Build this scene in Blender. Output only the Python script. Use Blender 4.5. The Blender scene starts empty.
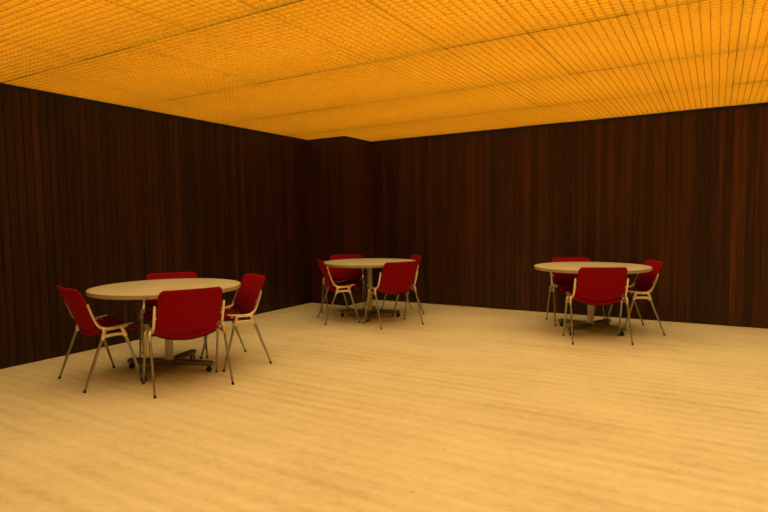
import bpy, bmesh, math, random
from mathutils import Vector, Matrix
random.seed(7)
C = bpy.context.scene.collection
PI = math.pi

# ---------------------------------------------------------------- room
HC = 1.29                      # eye height
X0, Y0, H = -5.463, 7.570, 2.546
XP, YP = -4.759, 6.835         # corner pillar
X1, Y1 = 2.587, -2.52          # sides of the room behind the camera

# ---------------------------------------------------------------- scene
sc = bpy.context.scene
sc.view_settings.view_transform = 'Standard'
sc.view_settings.look = 'None'
sc.view_settings.gamma = 1
sc.view_settings.use_curve_mapping = False
sc.view_settings.exposure = 0.0
w = bpy.data.worlds.new('world'); sc.world = w; w.use_nodes = True
w.node_tree.nodes['Background'].inputs[0].default_value = (0, 0, 0, 1)

# ---------------------------------------------------------------- materials
class NT:
    def __init__(s, name):
        s.m = bpy.data.materials.new(name); s.m.use_nodes = True
        s.t = s.m.node_tree; s.b = s.t.nodes['Principled BSDF']
    def n(s, kind, **kw):
        nd = s.t.nodes.new(kind)
        for k, v in kw.items():
            if k.startswith('i_'):
                nd.inputs[k[2:].replace('_', ' ')].default_value = v
            else: setattr(nd, k, v)
        return nd
    def l(s, a, b): s.t.links.new(a, b)
    def math(s, op, a, b=None, clamp=False):
        nd = s.t.nodes.new('ShaderNodeMath'); nd.operation = op; nd.use_clamp = clamp
        for i, v in enumerate((a, b)):
            if v is None: continue
            if isinstance(v, (int, float)): nd.inputs[i].default_value = v
            else: s.l(v, nd.inputs[i])
        return nd.outputs[0]
    def ramp(s, fac, stops):
        r = s.t.nodes.new('ShaderNodeValToRGB'); s.l(fac, r.inputs[0])
        e = r.color_ramp.elements
        while len(e) < len(stops): e.new(0.5)
        for el, (p, c) in zip(e, stops): el.position = p; el.color = (*c, 1)
        return r.outputs[0]
    def mapped(s, scale, rot=(0, 0, 0), coord='Object'):
        tc = s.t.nodes.new('ShaderNodeTexCoord'); mp = s.t.nodes.new('ShaderNodeMapping')
        mp.inputs['Scale'].default_value = scale; mp.inputs['Rotation'].default_value = rot
        s.l(tc.outputs[coord], mp.inputs[0]); return mp.outputs[0]
    def noise(s, vec, scale, detail=3, rough=.5):
        nd = s.t.nodes.new('ShaderNodeTexNoise'); nd.inputs['Scale'].default_value = scale
        nd.inputs['Detail'].default_value = detail; nd.inputs['Roughness'].default_value = rough
        s.l(vec, nd.inputs['Vector']); return nd.outputs['Fac']
    def mix(s, fac, a, b, blend='MIX'):
        nd = s.t.nodes.new('ShaderNodeMixRGB'); nd.blend_type = blend
        for i, v in enumerate((fac, a, b)):
            if isinstance(v, (int, float)): nd.inputs[i].default_value = v
            elif isinstance(v, tuple): nd.inputs[i].default_value = (*v, 1)
            else: s.l(v, nd.inputs[i])
        return nd.outputs[0]
    def bump(s, h, strength, dist=.01):
        nd = s.t.nodes.new('ShaderNodeBump'); nd.inputs['Strength'].default_value = strength
        nd.inputs['Distance'].default_value = dist; s.l(h, nd.inputs['Height'])
        s.l(nd.outputs[0], s.b.inputs['Normal'])
    def set(s, **kw):
        for k, v in kw.items():
            i = s.b.inputs[k.replace('_', ' ')]
            i.default_value = (*v, 1) if isinstance(v, tuple) else v

def mat_wall(name, axis, pitch, gain):
    t = NT(name)
    tc = t.n('ShaderNodeTexCoord'); sp = t.n('ShaderNodeSeparateXYZ'); t.l(tc.outputs['Object'], sp.inputs[0])
    along = sp.outputs[axis]
    idx = t.math('FLOOR', t.math('DIVIDE', along, pitch))
    wn = t.n('ShaderNodeTexWhiteNoise', noise_dimensions='1D'); t.l(idx, wn.inputs['W'])
    tone = wn.outputs['Value']
    # each board samples its own stretch of grain
    off = t.n('ShaderNodeCombineXYZ'); t.l(t.math('MULTIPLY', along, 75.0), off.inputs[0])
    t.l(t.math('MULTIPLY', wn.outputs['Value'], 40.0), off.inputs[1])
    t.l(t.math('MULTIPLY', sp.outputs[2], 0.9), off.inputs[2])
    g = t.noise(off.outputs[0], 1.0, 5, .62)
    off2 = t.n('ShaderNodeCombineXYZ'); t.l(t.math('MULTIPLY', along, 9.0), off2.inputs[0])
    t.l(t.math('MULTIPLY', sp.outputs[2], 0.35), off2.inputs[2])
    g2 = t.noise(off2.outputs[0], 1.0, 3, .5)
    f = t.math('ADD', t.math('MULTIPLY', tone, .20), t.math('ADD', t.math('MULTIPLY', g, .80), t.math('MULTIPLY', g2, .55)))
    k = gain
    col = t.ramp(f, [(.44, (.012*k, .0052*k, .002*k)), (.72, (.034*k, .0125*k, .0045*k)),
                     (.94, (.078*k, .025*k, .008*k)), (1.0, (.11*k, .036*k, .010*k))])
    t.l(col, t.b.inputs['Base Color'])
    t.set(Roughness=.48); t.b.inputs['Specular IOR Level'].default_value = .25
    t.bump(g, .12, .002)
    return t.m

def mat_floor():
    t = NT('travertine_floor_light_bands')  # stone mottling, plus streaks along x imitating light through the louvers
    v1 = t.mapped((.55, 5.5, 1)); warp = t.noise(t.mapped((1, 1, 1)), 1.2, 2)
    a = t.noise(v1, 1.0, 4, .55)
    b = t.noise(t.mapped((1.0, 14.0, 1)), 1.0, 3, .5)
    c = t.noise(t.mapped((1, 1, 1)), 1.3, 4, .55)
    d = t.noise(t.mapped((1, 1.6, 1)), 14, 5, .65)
    wv = t.n('ShaderNodeTexWave', wave_type='BANDS', bands_direction='Y')  # regular bands: louver light and shade painted into the floor colour
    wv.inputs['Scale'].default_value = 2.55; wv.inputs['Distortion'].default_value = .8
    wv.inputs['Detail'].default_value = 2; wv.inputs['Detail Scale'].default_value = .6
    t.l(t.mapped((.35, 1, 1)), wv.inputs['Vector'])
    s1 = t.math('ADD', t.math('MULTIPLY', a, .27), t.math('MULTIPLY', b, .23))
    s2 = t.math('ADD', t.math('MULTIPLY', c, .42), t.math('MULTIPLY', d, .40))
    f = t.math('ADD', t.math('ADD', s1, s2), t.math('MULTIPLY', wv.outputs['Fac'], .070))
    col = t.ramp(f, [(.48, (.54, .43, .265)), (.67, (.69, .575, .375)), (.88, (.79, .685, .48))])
    sp = t.noise(t.mapped((1, 1.5, 1)), 26, 2, .5)
    spots = t.ramp(sp, [(.215, (.55, .42, .30)), (.255, (1, 1, 1))])
    t.l(t.mix(1.0, col, spots, 'MULTIPLY'), t.b.inputs['Base Color'])
    t.set(Roughness=.55); t.b.inputs['Specular IOR Level'].default_value = .3
    t.bump(d, .05, .002)
    return t.m

def mat_fabric(name, col):
    t = NT(name)
    n = t.noise(t.mapped((1, 1, 1)), 420, 2, .6); n2 = t.noise(t.mapped((1, 1, 1)), 9, 3, .5)
    dark = tuple(c*.78 for c in col)
    t.l(t.mix(t.math('MULTIPLY', t.math('ADD', n, n2), .5), dark, col), t.b.inputs['Base Color'])
    t.set(Roughness=.95); t.b.inputs['Specular IOR Level'].default_value = .12
    t.b.inputs['Sheen Weight'].default_value = .15; t.b.inputs['Sheen Tint'].default_value = (*col, 1)
    t.bump(n, .25, .001)
    return t.m

def mat_metal(name, col, rough, metallic=1.0):
    t = NT(name)
    n = t.noise(t.mapped((1, 1, 1)), 60, 3, .5)
    t.l(t.mix(n, tuple(c*.85 for c in col), col), t.b.inputs['Base Color'])
    t.set(Metallic=metallic, Roughness=rough)
    return t.m

def mat_plain(name, col, rough=.6):
    t = NT(name)
    n = t.noise(t.mapped((1, 1, 1)), 45, 3, .5)
    t.l(t.mix(n, tuple(c*.8 for c in col), col), t.b.inputs['Base Color'])
    t.set(Roughness=rough)
    return t.m

def mat_table():
    t = NT('pale_oak_laminate')
    a = t.noise(t.mapped((1.5, 26, 26)), 1.0, 4, .6)
    wv = t.n('ShaderNodeTexWave', wave_type='BANDS', bands_direction='Y')
    wv.inputs['Scale'].default_value = 4; wv.inputs['Distortion'].default_value = 2.5; wv.inputs['Detail'].default_value = 2
    t.l(t.mapped((.3, 1, 1)), wv.inputs['Vector'])
    f = t.math('ADD', t.math('MULTIPLY', a, .7), t.math('MULTIPLY', wv.outputs['Fac'], .2))
    t.l(t.ramp(f, [(.25, (.47, .41, .28)), (.7, (.64, .57, .40))]), t.b.inputs['Base Color'])
    t.set(Roughness=.5); t.b.inputs['Specular IOR Level'].default_value = .3
    return t.m

def mat_louver(name, col, trans):
    t = NT(name)
    n = t.noise(t.mapped((1, 1, 1)), 3.0, 3, .5)
    t.l(t.mix(n, tuple(c*.93 for c in col), col), t.b.inputs['Base Color'])
    t.set(Roughness=.6); t.b.inputs['Specular IOR Level'].default_value = .1
    tr = t.n('ShaderNodeBsdfTranslucent'); tr.inputs[0].default_value = (*col, 1)
    mx = t.n('ShaderNodeMixShader'); mx.inputs[0].default_value = trans
    t.l(t.b.outputs[0], mx.inputs[1]); t.l(tr.outputs[0], mx.inputs[2])
    t.l(mx.outputs[0], t.t.nodes['Material Output'].inputs['Surface'])
    return t.m

def mat_backlight(strength, col):
    t = NT('lit_ceiling_diffuser')
    tc = t.n('ShaderNodeTexCoord'); sp = t.n('ShaderNodeSeparateXYZ'); t.l(tc.outputs['Object'], sp.inputs[0])
    # lamps run between the panel joints: a touch weaker above each joint
    ph = t.math('MULTIPLY', t.math('SUBTRACT', sp.outputs[1], 6.365), 2*PI/1.272)
    k = t.math('MULTIPLY', t.math('COSINE', ph), -.09)
    n = t.noise(t.mapped((.5, .8, 1)), 1.2, 2, .5)
    e = t.math('ADD', t.math('ADD', k, .92), t.math('MULTIPLY', n, .16))
    # the lamps nearer the long left wall are the weaker ones
    e = t.math('MULTIPLY', e, t.math('ADD', 1.04, t.math('MULTIPLY', sp.outputs[0], .066)))
    e = t.math('MULTIPLY', e, t.math('SUBTRACT', 1.0, t.math('MULTIPLY', t.math('MAXIMUM', t.math('SUBTRACT', sp.outputs[1], 3.5), 0.0), .03)))
    t.l(t.math('MULTIPLY', e, strength), t.b.inputs['Emission Strength'])
    t.set(Base_Color=(.8, .6, .3), Emission_Color=col, Roughness=.8)
    return t.m

M = dict(
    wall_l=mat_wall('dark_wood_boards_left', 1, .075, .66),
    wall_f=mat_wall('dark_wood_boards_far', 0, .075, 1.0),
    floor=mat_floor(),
    red=mat_fabric('red_wool_upholstery', (.29, .0018, .009)),
    shell=mat_plain('black_seat_underside', (.03, .022, .02), .7),
    alu=mat_metal('cast_aluminium', (.86, .80, .68), .36, .85),
    steel=mat_metal('oval_steel_tube', (.42, .40, .35), .34),
    cap=mat_plain('black_rubber', (.02, .018, .016), .6),
    top=mat_table(),
    edge=mat_plain('pale_table_edge', (.44, .36, .23), .5),
    stem=mat_plain('cream_painted_stem', (.62, .55, .42), .4),
    base=mat_metal('dull_dark_steel', (.20, .17, .14), .45, .8),
    chrome=mat_metal('chrome', (.85, .82, .78), .14),
    louver=mat_louver('amber_louver', (.92, .595, .046), .36),
    tbar=mat_plain('brown_joint_runner', (.30, .15, .015), .8),
    glow=mat_backlight(2.44, (1.0, .90, .43)),
    black=mat_plain('painted_shade_strip', (.008, .006, .005), .9),
    plain=mat_plain('concrete_slab', (.3, .3, .3), .9),
)

# ---------------------------------------------------------------- helpers
def obj(name, bm, mat, parent=None, smooth=True, sharp=40):
    bmesh.ops.recalc_face_normals(bm, faces=bm.faces)
    if smooth:
        for f in bm.faces: f.smooth = True
        for e in bm.edges:
            if len(e.link_faces) == 2 and e.calc_face_angle(0) > math.radians(sharp): e.smooth = False
    me = bpy.data.meshes.new(name); bm.to_mesh(me); bm.free()
    me.materials.append(mat)
    o = bpy.data.objects.new(name, me); C.objects.link(o)
    if parent: o.parent = parent
    return o

def struct(name, bm, mat, smooth=False, parent=None):
    o = obj(name, bm, mat, parent, smooth); o['kind'] = 'structure'; return o

def box(bm, a, b, bevel=0):
    vs = [bm.verts.new((x, y, z)) for x in (a[0], b[0]) for y in (a[1], b[1]) for z in (a[2], b[2])]
    q = [(0, 1, 3, 2), (4, 6, 7, 5), (0, 4, 5, 1), (2, 3, 7, 6), (0, 2, 6, 4), (1, 5, 7, 3)]
    fs = [bm.faces.new([vs[i] for i in f]) for f in q]
    if bevel:
        es = list({e for f in fs for e in f.edges})
        bmesh.ops.bevel(bm, geom=es, offset=bevel, segments=2, profile=.6, affect='EDGES')

def lathe(bm, prof, n=40, centre=(0, 0)):
    rings = []
    for r, z in prof:
        if r < 1e-6: rings.append([bm.verts.new((centre[0], centre[1], z))])
        else: rings.append([bm.verts.new((centre[0]+r*math.cos(2*PI*i/n), centre[1]+r*math.sin(2*PI*i/n), z)) for i in range(n)])
    for A, B in zip(rings, rings[1:]):
        for i in range(n):
            j = (i+1) % n
            if len(A) == 1 and len(B) == 1: continue
            if len(A) == 1: bm.faces.new((A[0], B[i], B[j]))
            elif len(B) == 1: bm.faces.new((A[i], A[j], B[0]))
            else: bm.faces.new((A[i], A[j], B[j], B[i]))

def sweep(bm, pts, sizes, side=Vector((1, 0, 0)), n=12, power=2.0):
    """superellipse section (half sizes: along side, across) swept along pts"""
    pts = [Vector(p) for p in pts]; rings = []
    for i, p in enumerate(pts):
        t = (pts[min(i+1, len(pts)-1)] - pts[max(i-1, 0)]).normalized()
        s = (side - t*side.dot(t)).normalized(); u = t.cross(s)
        a, b = sizes[i] if isinstance(sizes, list) else sizes
        ring = []
        for k in range(n):
            an = 2*PI*(k+.5)/n; c, d = math.cos(an), math.sin(an)
            c = math.copysign(abs(c)**(2/power), c); d = math.copysign(abs(d)**(2/power), d)
            ring.append(bm.verts.new(p + s*a*c + u*b*d))
        rings.append(ring)
    for A, B in zip(rings, rings[1:]):
        for i in range(n):
            j = (i+1) % n; bm.faces.new((A[i], A[j], B[j], B[i]))
    bm.faces.new(rings[0][::-1]); bm.faces.new(rings[-1])

def catmull(P, seg=5):
    P = [Vector(p) for p in P]; out = []
    for i in range(len(P)-1):
        p0, p1, p2, p3 = P[max(i-1, 0)], P[i], P[i+1], P[min(i+2, len(P)-1)]
        for k in range(seg):
            t = k/seg
            out.append(.5*((2*p1)+(p2-p0)*t+(2*p0-5*p1+4*p2-p3)*t*t+(3*p1-p0-3*p2+p3)*t**3))
    out.append(P[-1]); return out

def rounded_rect(a0, b0, a1, b1, r_lo, r_hi, seg=8, edge=7):
    """outline points, counter clockwise"""
    pts = []
    cs = [(a1-r_lo, b0+r_lo, r_lo, -PI/2), (a1-r_hi, b1-r_hi, r_hi, 0), (a0+r_hi, b1-r_hi, r_hi, PI/2), (a0+r_lo, b0+r_lo, r_lo, PI)]
    for cx, cy, r, s in cs:
        pts.append([(cx+r*math.cos(s+PI/2*k/seg), cy+r*math.sin(s+PI/2*k/seg)) for k in range(seg+1)])
    out = []
    for i in range(4):
        out += pts[i]; e, f = pts[i][-1], pts[(i+1) % 4][0]
        out += [(e[0]+(f[0]-e[0])*k/edge, e[1]+(f[1]-e[1])*k/edge) for k in range(1, edge)]
    return out

def pad(bm, outline, centre, surf, half, lift=0):
    """a cushion-like sheet with a rounded rim: surf(a, b) -> (point, normal)"""
    ss = [0, .25, .5, .72, .86, .93, .97, .99, 1.0]
    def ring(s, sign):
        h = half*math.sqrt(max(0, 1-s**14)) * sign + lift
        if s == 0:
            p, nn = surf(*centre); return [bm.verts.new(p+nn*h)]
        r = []
        for a, b in outline:
            p, nn = surf(centre[0]+(a-centre[0])*s, centre[1]+(b-centre[1])*s); r.append(bm.verts.new(p+nn*h))
        return r
    rim = ring(1.0, 0)
    for sign in (1, -1):
        rs = [ring(s, sign) for s in ss[:-1]] + [rim]
        for A, B in zip(rs, rs[1:]):
            n = len(B)
            for i in range(n):
                j = (i+1) % n
                if len(A) == 1: bm.faces.new((A[0], B[i], B[j]))
                else: bm.faces.new((A[i], A[j], B[j], B[i]))

def empty(name, loc, rz, label, cat, group):
    o = bpy.data.objects.new(name, None); C.objects.link(o)
    o.empty_display_size = .1
    o.location = loc; o.rotation_euler = (0, 0, rz)
    o['label'] = label; o['category'] = cat; o['group'] = group
    return o

def copy_tree(o, parent=None):
    c = o.copy(); C.objects.link(c); c.parent = parent
    for ch in list(o.children): copy_tree(ch, c)
    return c

# ---------------------------------------------------------------- setting
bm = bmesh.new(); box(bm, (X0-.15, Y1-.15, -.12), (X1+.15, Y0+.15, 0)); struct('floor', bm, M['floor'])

def boards(bm, axis, a0, a1, pos, sign, top, pitch, phase=0.0):
    """upright boards with open grooves, in front of a backing. axis 0: wall runs along x"""
    g = .006; th = .018
    k0 = math.floor(a0/pitch); k1 = math.ceil(a1/pitch)
    for k in range(k0, k1):
        s, e = max(a0, k*pitch+g/2), min(a1, (k+1)*pitch-g/2)
        if e-s < .004: continue
        lo, hi = sorted((pos, pos+sign*th))
        if axis == 0: box(bm, (s, lo, 0), (e, hi, top))
        else: box(bm, (lo, s, 0), (hi, e, top))
    lo, hi = sorted((pos+sign*.012, pos+sign*.15))
    if axis == 0: box(bm, (a0, lo, 0), (a1, hi, top))
    else: box(bm, (lo, a0, 0), (hi, a1, top))

TOP = H + .16
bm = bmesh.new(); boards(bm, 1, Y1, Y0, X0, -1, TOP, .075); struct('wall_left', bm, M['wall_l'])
bm = bmesh.new(); boards(bm, 0, X0, X1, Y0, 1, TOP, .075); struct('wall_far', bm, M['wall_f'])
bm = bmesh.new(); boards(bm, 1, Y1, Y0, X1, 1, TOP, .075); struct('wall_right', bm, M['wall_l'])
bm = bmesh.new(); boards(bm, 0, X0, X1, Y1, -1, TOP, .075); struct('wall_near', bm, M['wall_f'])
# narrow black strip added to stand in for shade at the wall top
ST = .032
for nm, a, b in (('shade_strip_left', (X0, Y1, H-ST), (X0+.004, YP, H-.0005)), ('shade_strip_far', (XP, Y0-.004, H-ST), (X1, Y0, H-.0005)),
                 ('shade_strip_corner', (X0+.004, YP-.004, H-ST), (XP+.004, YP, H-.0005)), ('shade_strip_return', (XP, YP, H-ST), (XP+.004, Y0-.004, H-.001))):
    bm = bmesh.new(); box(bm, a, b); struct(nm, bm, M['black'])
# boxed-out corner between the left and the far wall
def corner():
    bm = bmesh.new(); g = .0045; p = .075; th = .018; top = H-.001
    box(bm, (X0+.002, YP+.012, 0), (XP-.012, Y0-.002, top))
    k = 0
    while X0+.002+k*p < XP-.0:
        s = X0+.002+k*p; e = min(s+p-g, XP); box(bm, (s, YP, 0), (e, YP+th, top)); k += 1
    k = 0
    while YP+th+k*p < Y0-.01:
        s = YP+th+k*p+.001; e = min(s+p-g, Y0-.002); box(bm, (XP-th, s, 0), (XP, e, top)); k += 1
    return bm
struct('wall_corner', corner(), M['wall_f'])

# ceiling: slab, lit diffuser and egg-crate louver panels hung below it
bm = bmesh.new(); box(bm, (X0-.15, Y1-.15, TOP), (X1+.15, Y0+.15, TOP+.12)); ceil = struct('ceiling', bm, M['plain'])
PX, PY = .6192, 1.272
LD = .036
def panel_mesh(nx=11, ny=23):
    bm = bmesh.new(); t = .0032; fr = .0032; gap = .0016
    w, l = PX, PY
    x0, x1, y0, y1 = .0006, w-.0006, gap, l-gap
    fx = .0014
    for a, b in (((x0, y0), (x0+fx, y1)), ((x1-fx, y0), (x1, y1)), ((x0+fx, y0), (x1-fx, y0+fr)), ((x0+fx, y1-fr), (x1-fx, y1))):
        box(bm, (a[0], a[1], 0), (b[0], b[1], LD))
    def wedge(c0, c1, b0, b1, z0, z1, ax):
        # blade: broad lower edge, thin upper edge
        v = []
        for z, h in ((z0, t if ax else t*.6), (z1, .0009)):
            for sg in (-1, 1):
                for e in (b0, b1):
                    p = (c0+sg*h, e, z) if ax == 0 else (e, c0+sg*h, z)
                    v.append(bm.verts.new(p))
        for f in ((0, 1, 3, 2), (4, 6, 7, 5), (0, 4, 5, 1), (2, 3, 7, 6), (0, 2, 6, 4), (1, 5, 7, 3)):
            bm.faces.new([v[k] for k in f])
    for i in range(1, nx): wedge(w*i/nx, 0, y0+fr, y1-fr, 0, LD, 0)
    for j in range(1, ny): wedge(l*j/ny, 0, x0+fx, x1-fx, .0002, LD-.0002, 1)
    return bm
seams = [6.365-PY*k for k in range(0, 8)]
proto = None
for j in range(0, 8):
    y0 = seams[j]
    for i in range(0, 13):
        xx = X0+i*PX
        if proto is None:
            o = proto = obj('louver_panel', panel_mesh(), M['louver'], ceil, smooth=False)
        else:
            o = proto.copy(); C.objects.link(o)
        o.parent = ceil; o.location = (xx, y0, H + random.choice((0, 0, 0, .001, .0025)))
        o.scale = (1, (Y0-6.365)/PY if j == 0 else 1, 1)
bm = bmesh.new()
for y in seams[:8]:
    if y > Y1: box(bm, (X0, y-.0016, H), (X1, y+.0016, H+LD-.001))
tb = struct('trim_ceiling', bm, M['tbar'])
bm = bmesh.new(); box(bm, (X0+.01, Y1+.01, H+LD+.012), (X1-.01, Y0-.01, H+LD+.022)); glow = obj('diffuser', bm, M['glow'], ceil, smooth=False)
glow['label'] = 'warm glowing diffuser above the louvers'

# ---------------------------------------------------------------- chair
W = .247
def back_surf(a, b):
    t = b/.345; e = a/W
    y = -.068 - .118*t - .028*t*t - .036*(1-e*e)
    z = .432 + .360*t
    n = Vector((-2*.034*a/W/W*-1*-1, 1, .34)).normalized()
    return Vector((a, y, z)), n
def seat_surf(a, b):
    e = a/W; f = (b+.10)/.35
    z = .450 - .048*(1-e*e)*(1-.55*f) + .012*f - .045*max(0, (f-.78)/.22)**2
    return Vector((a, b, z)), Vector((-.12*e, 0, 1)).normalized()

def make_chair():
    r = empty('side_chair', (0, 0, 0), 0, 'x', 'chair', 'x')
    # backrest: rounded top corners, lower rim bellying down in the middle
    out = []
    for a, b in rounded_rect(-W, .062, W, .345, .045, .046):
        wgt = max(0, min(1, (.20-b)/.13))
        out.append((a*(1-.03*(1-wgt)), b-.064*(1-(a/W)**2)*wgt))
    bm = bmesh.new(); pad(bm, out, (0, .18), back_surf, .0125); obj('backrest', bm, M['red'], r, sharp=60)
    out = []
    for a, b in rounded_rect(-W, -.075, W, .25, .05, .055):
        wgt = max(0, min(1, (.02-b)/.095))
        out.append((a, b-.034*(1-(a/W)**2)*wgt))
    bm = bmesh.new(); pad(bm, out, (0, .08), seat_surf, .018); st = obj('seat', bm, M['red'], r, sharp=60)
    sm = [(a*.95, .08+(b-.08)*.95) for a, b in out]
    bm = bmesh.new(); pad(bm, sm, (0, .08), seat_surf, .006, lift=-.021)
    u = obj('seat_underside', bm, M['shell'], st, sharp=60); u['label'] = 'black underside of the seat'
    for s in (-1, 1):
        xa, xm = s*.2585, s*.268
        bm = bmesh.new()
        path = [(xa, -.160, .672), (xa, -.136, .60), (xa, -.108, .53), (s*.260, -.086, .492), (s*.263, -.055, .472), (xm, -.01, .468), (xm, .07, .474), (xm, .135, .482), (xm, .172, .487)]
        pts = catmull(path, 4); n = len(pts)
        sz = []
        for i in range(n):
            t = i/(n-1)
            k = min(1, max(0, (t-.42)/.16))
            sz.append((.0105+.0085*k, .0085+.004*math.exp(-((t-.45)/.14)**2)-.0025*k))
        sz[0] = (.006, .006); sz[-1] = (.013, .004)
        sweep(bm, pts, sz, n=16, power=3.2)
        xh = s*.283
        # casting under the arm: two stubs and a lower bar around an open slot
        for pp in ([(s*.272, -.045, .466), (xh, -.058, .438), (xh, -.072, .385)], [(s*.272, .078, .472), (xh, .092, .438), (xh, .106, .39)]):
            sweep(bm, catmull(pp, 3), (.0125, .0155), n=14, power=3)
        sweep(bm, [(xh, -.066, .405), (xh, -.02, .412), (xh, .05, .414), (xh, .10, .409)], (.0105, .0135), n=14, power=3)
        sweep(bm, [(s*.274, -.055, .456), (s*.274, .02, .459), (s*.274, .088, .463)], (.014, .0075), n=12, power=3)
        # lugs gripping seat and back
        for yy, zz in ((-.02, .455), (.12, .462)):
            sweep(bm, [(s*.235, yy, zz-.012), (s*.264, yy, zz)], (.012, .006), side=Vector((0, 1, 0)), n=10, power=3)
        sweep(bm, [(s*.236, -.118, .575), (s*.2585, -.126, .575)], (.010, .006), side=Vector((0, 0, 1)), n=10, power=3)
        obj('side_bracket', bm, M['alu'], r, sharp=50)
        for top, foot in (((xh, -.070, .405), (s*.292, -.222, 0)), ((xh, .104, .408), (s*.292, .222, 0))):
            t0, f0 = Vector(top), Vector(foot)
            d = (f0-t0)
            bm = bmesh.new()
            pts = [t0 + d*k for k in (0, .05, .5, .955)]
            sweep(bm, pts, [(.010, .0125), (.0105, .013), (.0095, .0115), (.0078, .0085)], n=14)
            lg = obj('leg', bm, M['steel'], r, sharp=50)
            bm = bmesh.new(); q = f0 + Vector((0, 0, 0))
            sweep(bm, [t0+d*.945, t0+d*.975, Vector((foot[0], foot[1], .0))], [(.0088, .0095), (.0095, .0102), (.0105, .011)], n=14)
            fc = obj('foot_cap', bm, M['cap'], lg, sharp=50)
    return r

def make_table():
    r = empty('round_table', (0, 0, 0), 0, 'x', 'table', 'x')
    R, z0, z1 = .621, .709, .744
    bm = bmesh.new(); lathe(bm, [(0, z0), (R-.006, z0), (R-.003, z0+.002), (R-.003, z1-.001), (R-.006, z1), (0, z1)], 96)
    tp = obj('tabletop', bm, M['top'], r, sharp=30)
    bm = bmesh.new(); lathe(bm, [(R-.0035, z0+.001), (R, z0+.003), (R+.001, z1-.004), (R-.002, z1-.0005), (R-.0035, z1-.002), (R-.0035, z0+.001)], 96)
    obj('edge_band', bm, M['edge'], tp, sharp=30)
    bm = bmesh.new()
    lathe(bm, [(0, .060), (.047, .060), (.047, .100), (.036, .104), (.034, .110), (.034, .66), (.040, .668), (.040, .6975), (0, .6975)], 36)
    obj('stem', bm, M['stem'], r)
    bm = bmesh.new()
    box(bm, (-.09, -.09, .696), (.09, .09, .7055), .002)
    for a in range(4):
        c, s = math.cos(a*PI/2), math.sin(a*PI/2)
        sweep(bm, [(.04*c, .04*s, .686), (.40*c, .40*s, .696)], (.018, .010), side=Vector((-s, c, 0)), n=12, power=4)
    obj('top_support', bm, M['base'], r)
    for a in range(4):
        c, s = math.cos(a*PI/2), math.sin(a*PI/2); sd = Vector((-s, c, 0))
        bm = bmesh.new()
        sweep(bm, [(.03*c, .03*s, .076), (.20*c, .20*s, .075), (.392*c, .392*s, .072), (.399*c, .399*s, .070)],
              [(.036, .023), (.034, .022), (.031, .019), (.028, .014)], side=sd, n=20, power=5)
        arm = obj('base_arm', bm, M['base'], r, sharp=35)
        cx, cy = .374*c, .374*s
        bm = bmesh.new()
        # twin-wheel ball caster: two domed wheels on a short axle with a hood
        for k in (-1, 1):
            m = Matrix.Translation((cx+.0*c, cy+.0*s, .024)) @ Matrix.Rotation(a*PI/2+.6, 4, 'Z') @ Matrix.Rotation(PI/2, 4, 'X')
            prof = [(0, .004*k), (.022, .004*k), (.024, .007*k), (.0235, .013*k), (.017, .021*k), (.008, .0245*k), (0, .025*k)]
            b2 = bmesh.new(); lathe(b2, prof, 24); b2.transform(m)
            me = bpy.data.meshes.new('t'); b2.to_mesh(me); b2.free(); bm.from_mesh(me); bpy.data.meshes.remove(me)
        cs = obj('caster', bm, M['cap'], arm, sharp=35)
        bm = bmesh.new()
        b2 = [( .021*math.cos(t), .032+.019*math.sin(t)) for t in [PI/2*k/6 for k in range(7)]]
        # chrome hood: half dome over the wheels
        lathe(bm, [(.020, .033)] + [(rr if rr > 1e-4 else 0, zz) for rr, zz in b2], 24, (cx, cy))
        sweep(bm, [(cx, cy, .045), (cx, cy, .056)], (.007, .007), n=12)
        arm_h = obj('caster_hood', bm, M['chrome'], arm); arm_h['label'] = 'chrome hood of the caster'
    return r

# ---------------------------------------------------------------- placing
tables = [
    ((-4.085, 3.125), 20, 'nearest round pale-wood table on the left, beside the long dark wall', ),
    ((-3.935, 6.175), 26, 'round pale-wood table in front of the boxed-out dark room corner'),
    ((-1.1975, 6.5370), -20.11, 'round pale-wood table standing alone on the right, before the far wall'),
]
tp = make_table()
for i, (c, a, lab) in enumerate(tables):
    o = tp if i == 0 else copy_tree(tp)
    o.location = (c[0], c[1], 0); o.rotation_euler = (0, 0, math.radians(a))
    o['label'] = lab; o['group'] = 'round tables on star bases'

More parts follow.
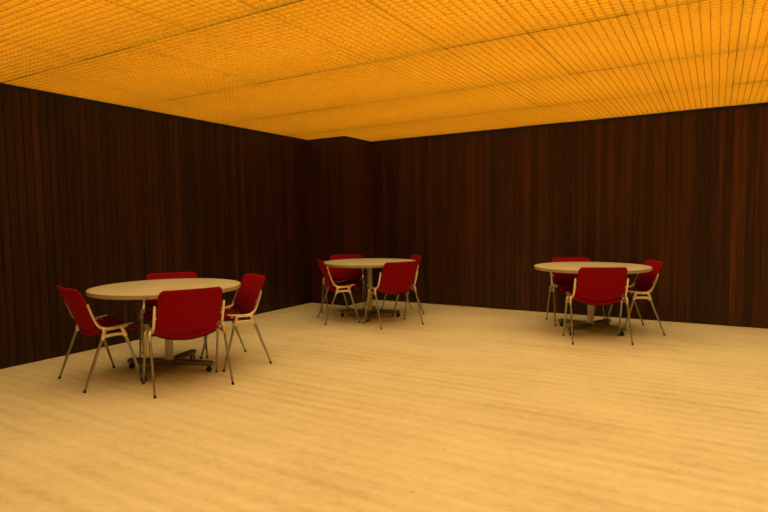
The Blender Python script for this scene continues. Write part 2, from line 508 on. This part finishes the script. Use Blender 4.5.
# rear-feet midpoint and heading (dx, dy) of each chair
G1, G2, G3 = 'red chairs round the left table', 'red chairs round the corner table', 'red chairs round the right table'
chairs = [
    ((-4.394, 2.430), (.21, .975), 'red chair at the far left, seen side-on, nearest the left edge of the photo', G1),
    ((-3.385, 2.810), (-.90, .43), 'red chair with its back to the viewer in front of the left table', G1),
    ((-3.715, 3.825), (-.38, -.93), 'red chair on the right side of the left table, facing left', G1),
    ((-4.650, 3.620), (.78, -.62), 'red chair behind the left table against the dark wall, mostly hidden by the tabletop', G1),
    ((-4.335, 5.625), (.69, .72), 'red chair on the left side of the corner table, seen side-on facing right', G2),
    ((-3.210, 5.760), (-.86, .50), 'red chair with its back to the viewer at the front right of the corner table', G2),
    ((-3.590, 6.870), (-.70, -.72), 'red chair at the right of the corner table, all but hidden behind another chair back', G2),
    ((-4.640, 6.640), (.45, -.89), 'red chair behind the corner table, facing the viewer before the wall corner', G2),
    ((-.955, 5.865), (-.42, .90), 'red chair with its back squarely to the viewer in front of the right table', G3),
    ((-0.5828, 6.9124), (-0.8936, -0.4489), 'red chair on the right side of the right table, facing left, rightmost chair', G3),
    ((-1.5639, 7.1624), (0.4715, -0.8819), 'red chair behind the right table, facing the viewer before the far wall', G3),
]
cp = make_chair()
for i, (mid, h, lab, grp) in enumerate(chairs):
    o = cp if i == 0 else copy_tree(cp)
    hv = Vector((h[0], h[1])).normalized()
    loc = Vector(mid) + hv*.222
    o.location = (loc.x, loc.y, 0)
    o.rotation_euler = (0, 0, math.atan2(-hv.x, hv.y))
    o['label'] = lab; o['group'] = grp

# ---------------------------------------------------------------- camera
cam = bpy.data.cameras.new('camera'); co = bpy.data.objects.new('camera', cam); C.objects.link(co)
r = Vector((0.85760939, 0.51414677, -0.01261865)); u = Vector((-0.02256976, 0.06213612, 0.99781246)); f = Vector((-0.51380613, 0.85544854, -0.06489269))
co.matrix_world = Matrix(((r.x, u.x, -f.x, 0), (r.y, u.y, -f.y, 0), (r.z, u.z, -f.z, HC), (0, 0, 0, 1)))
cam.sensor_width = 36; cam.lens = 552.42265/768*36; cam.clip_start = .05
sc.camera = co
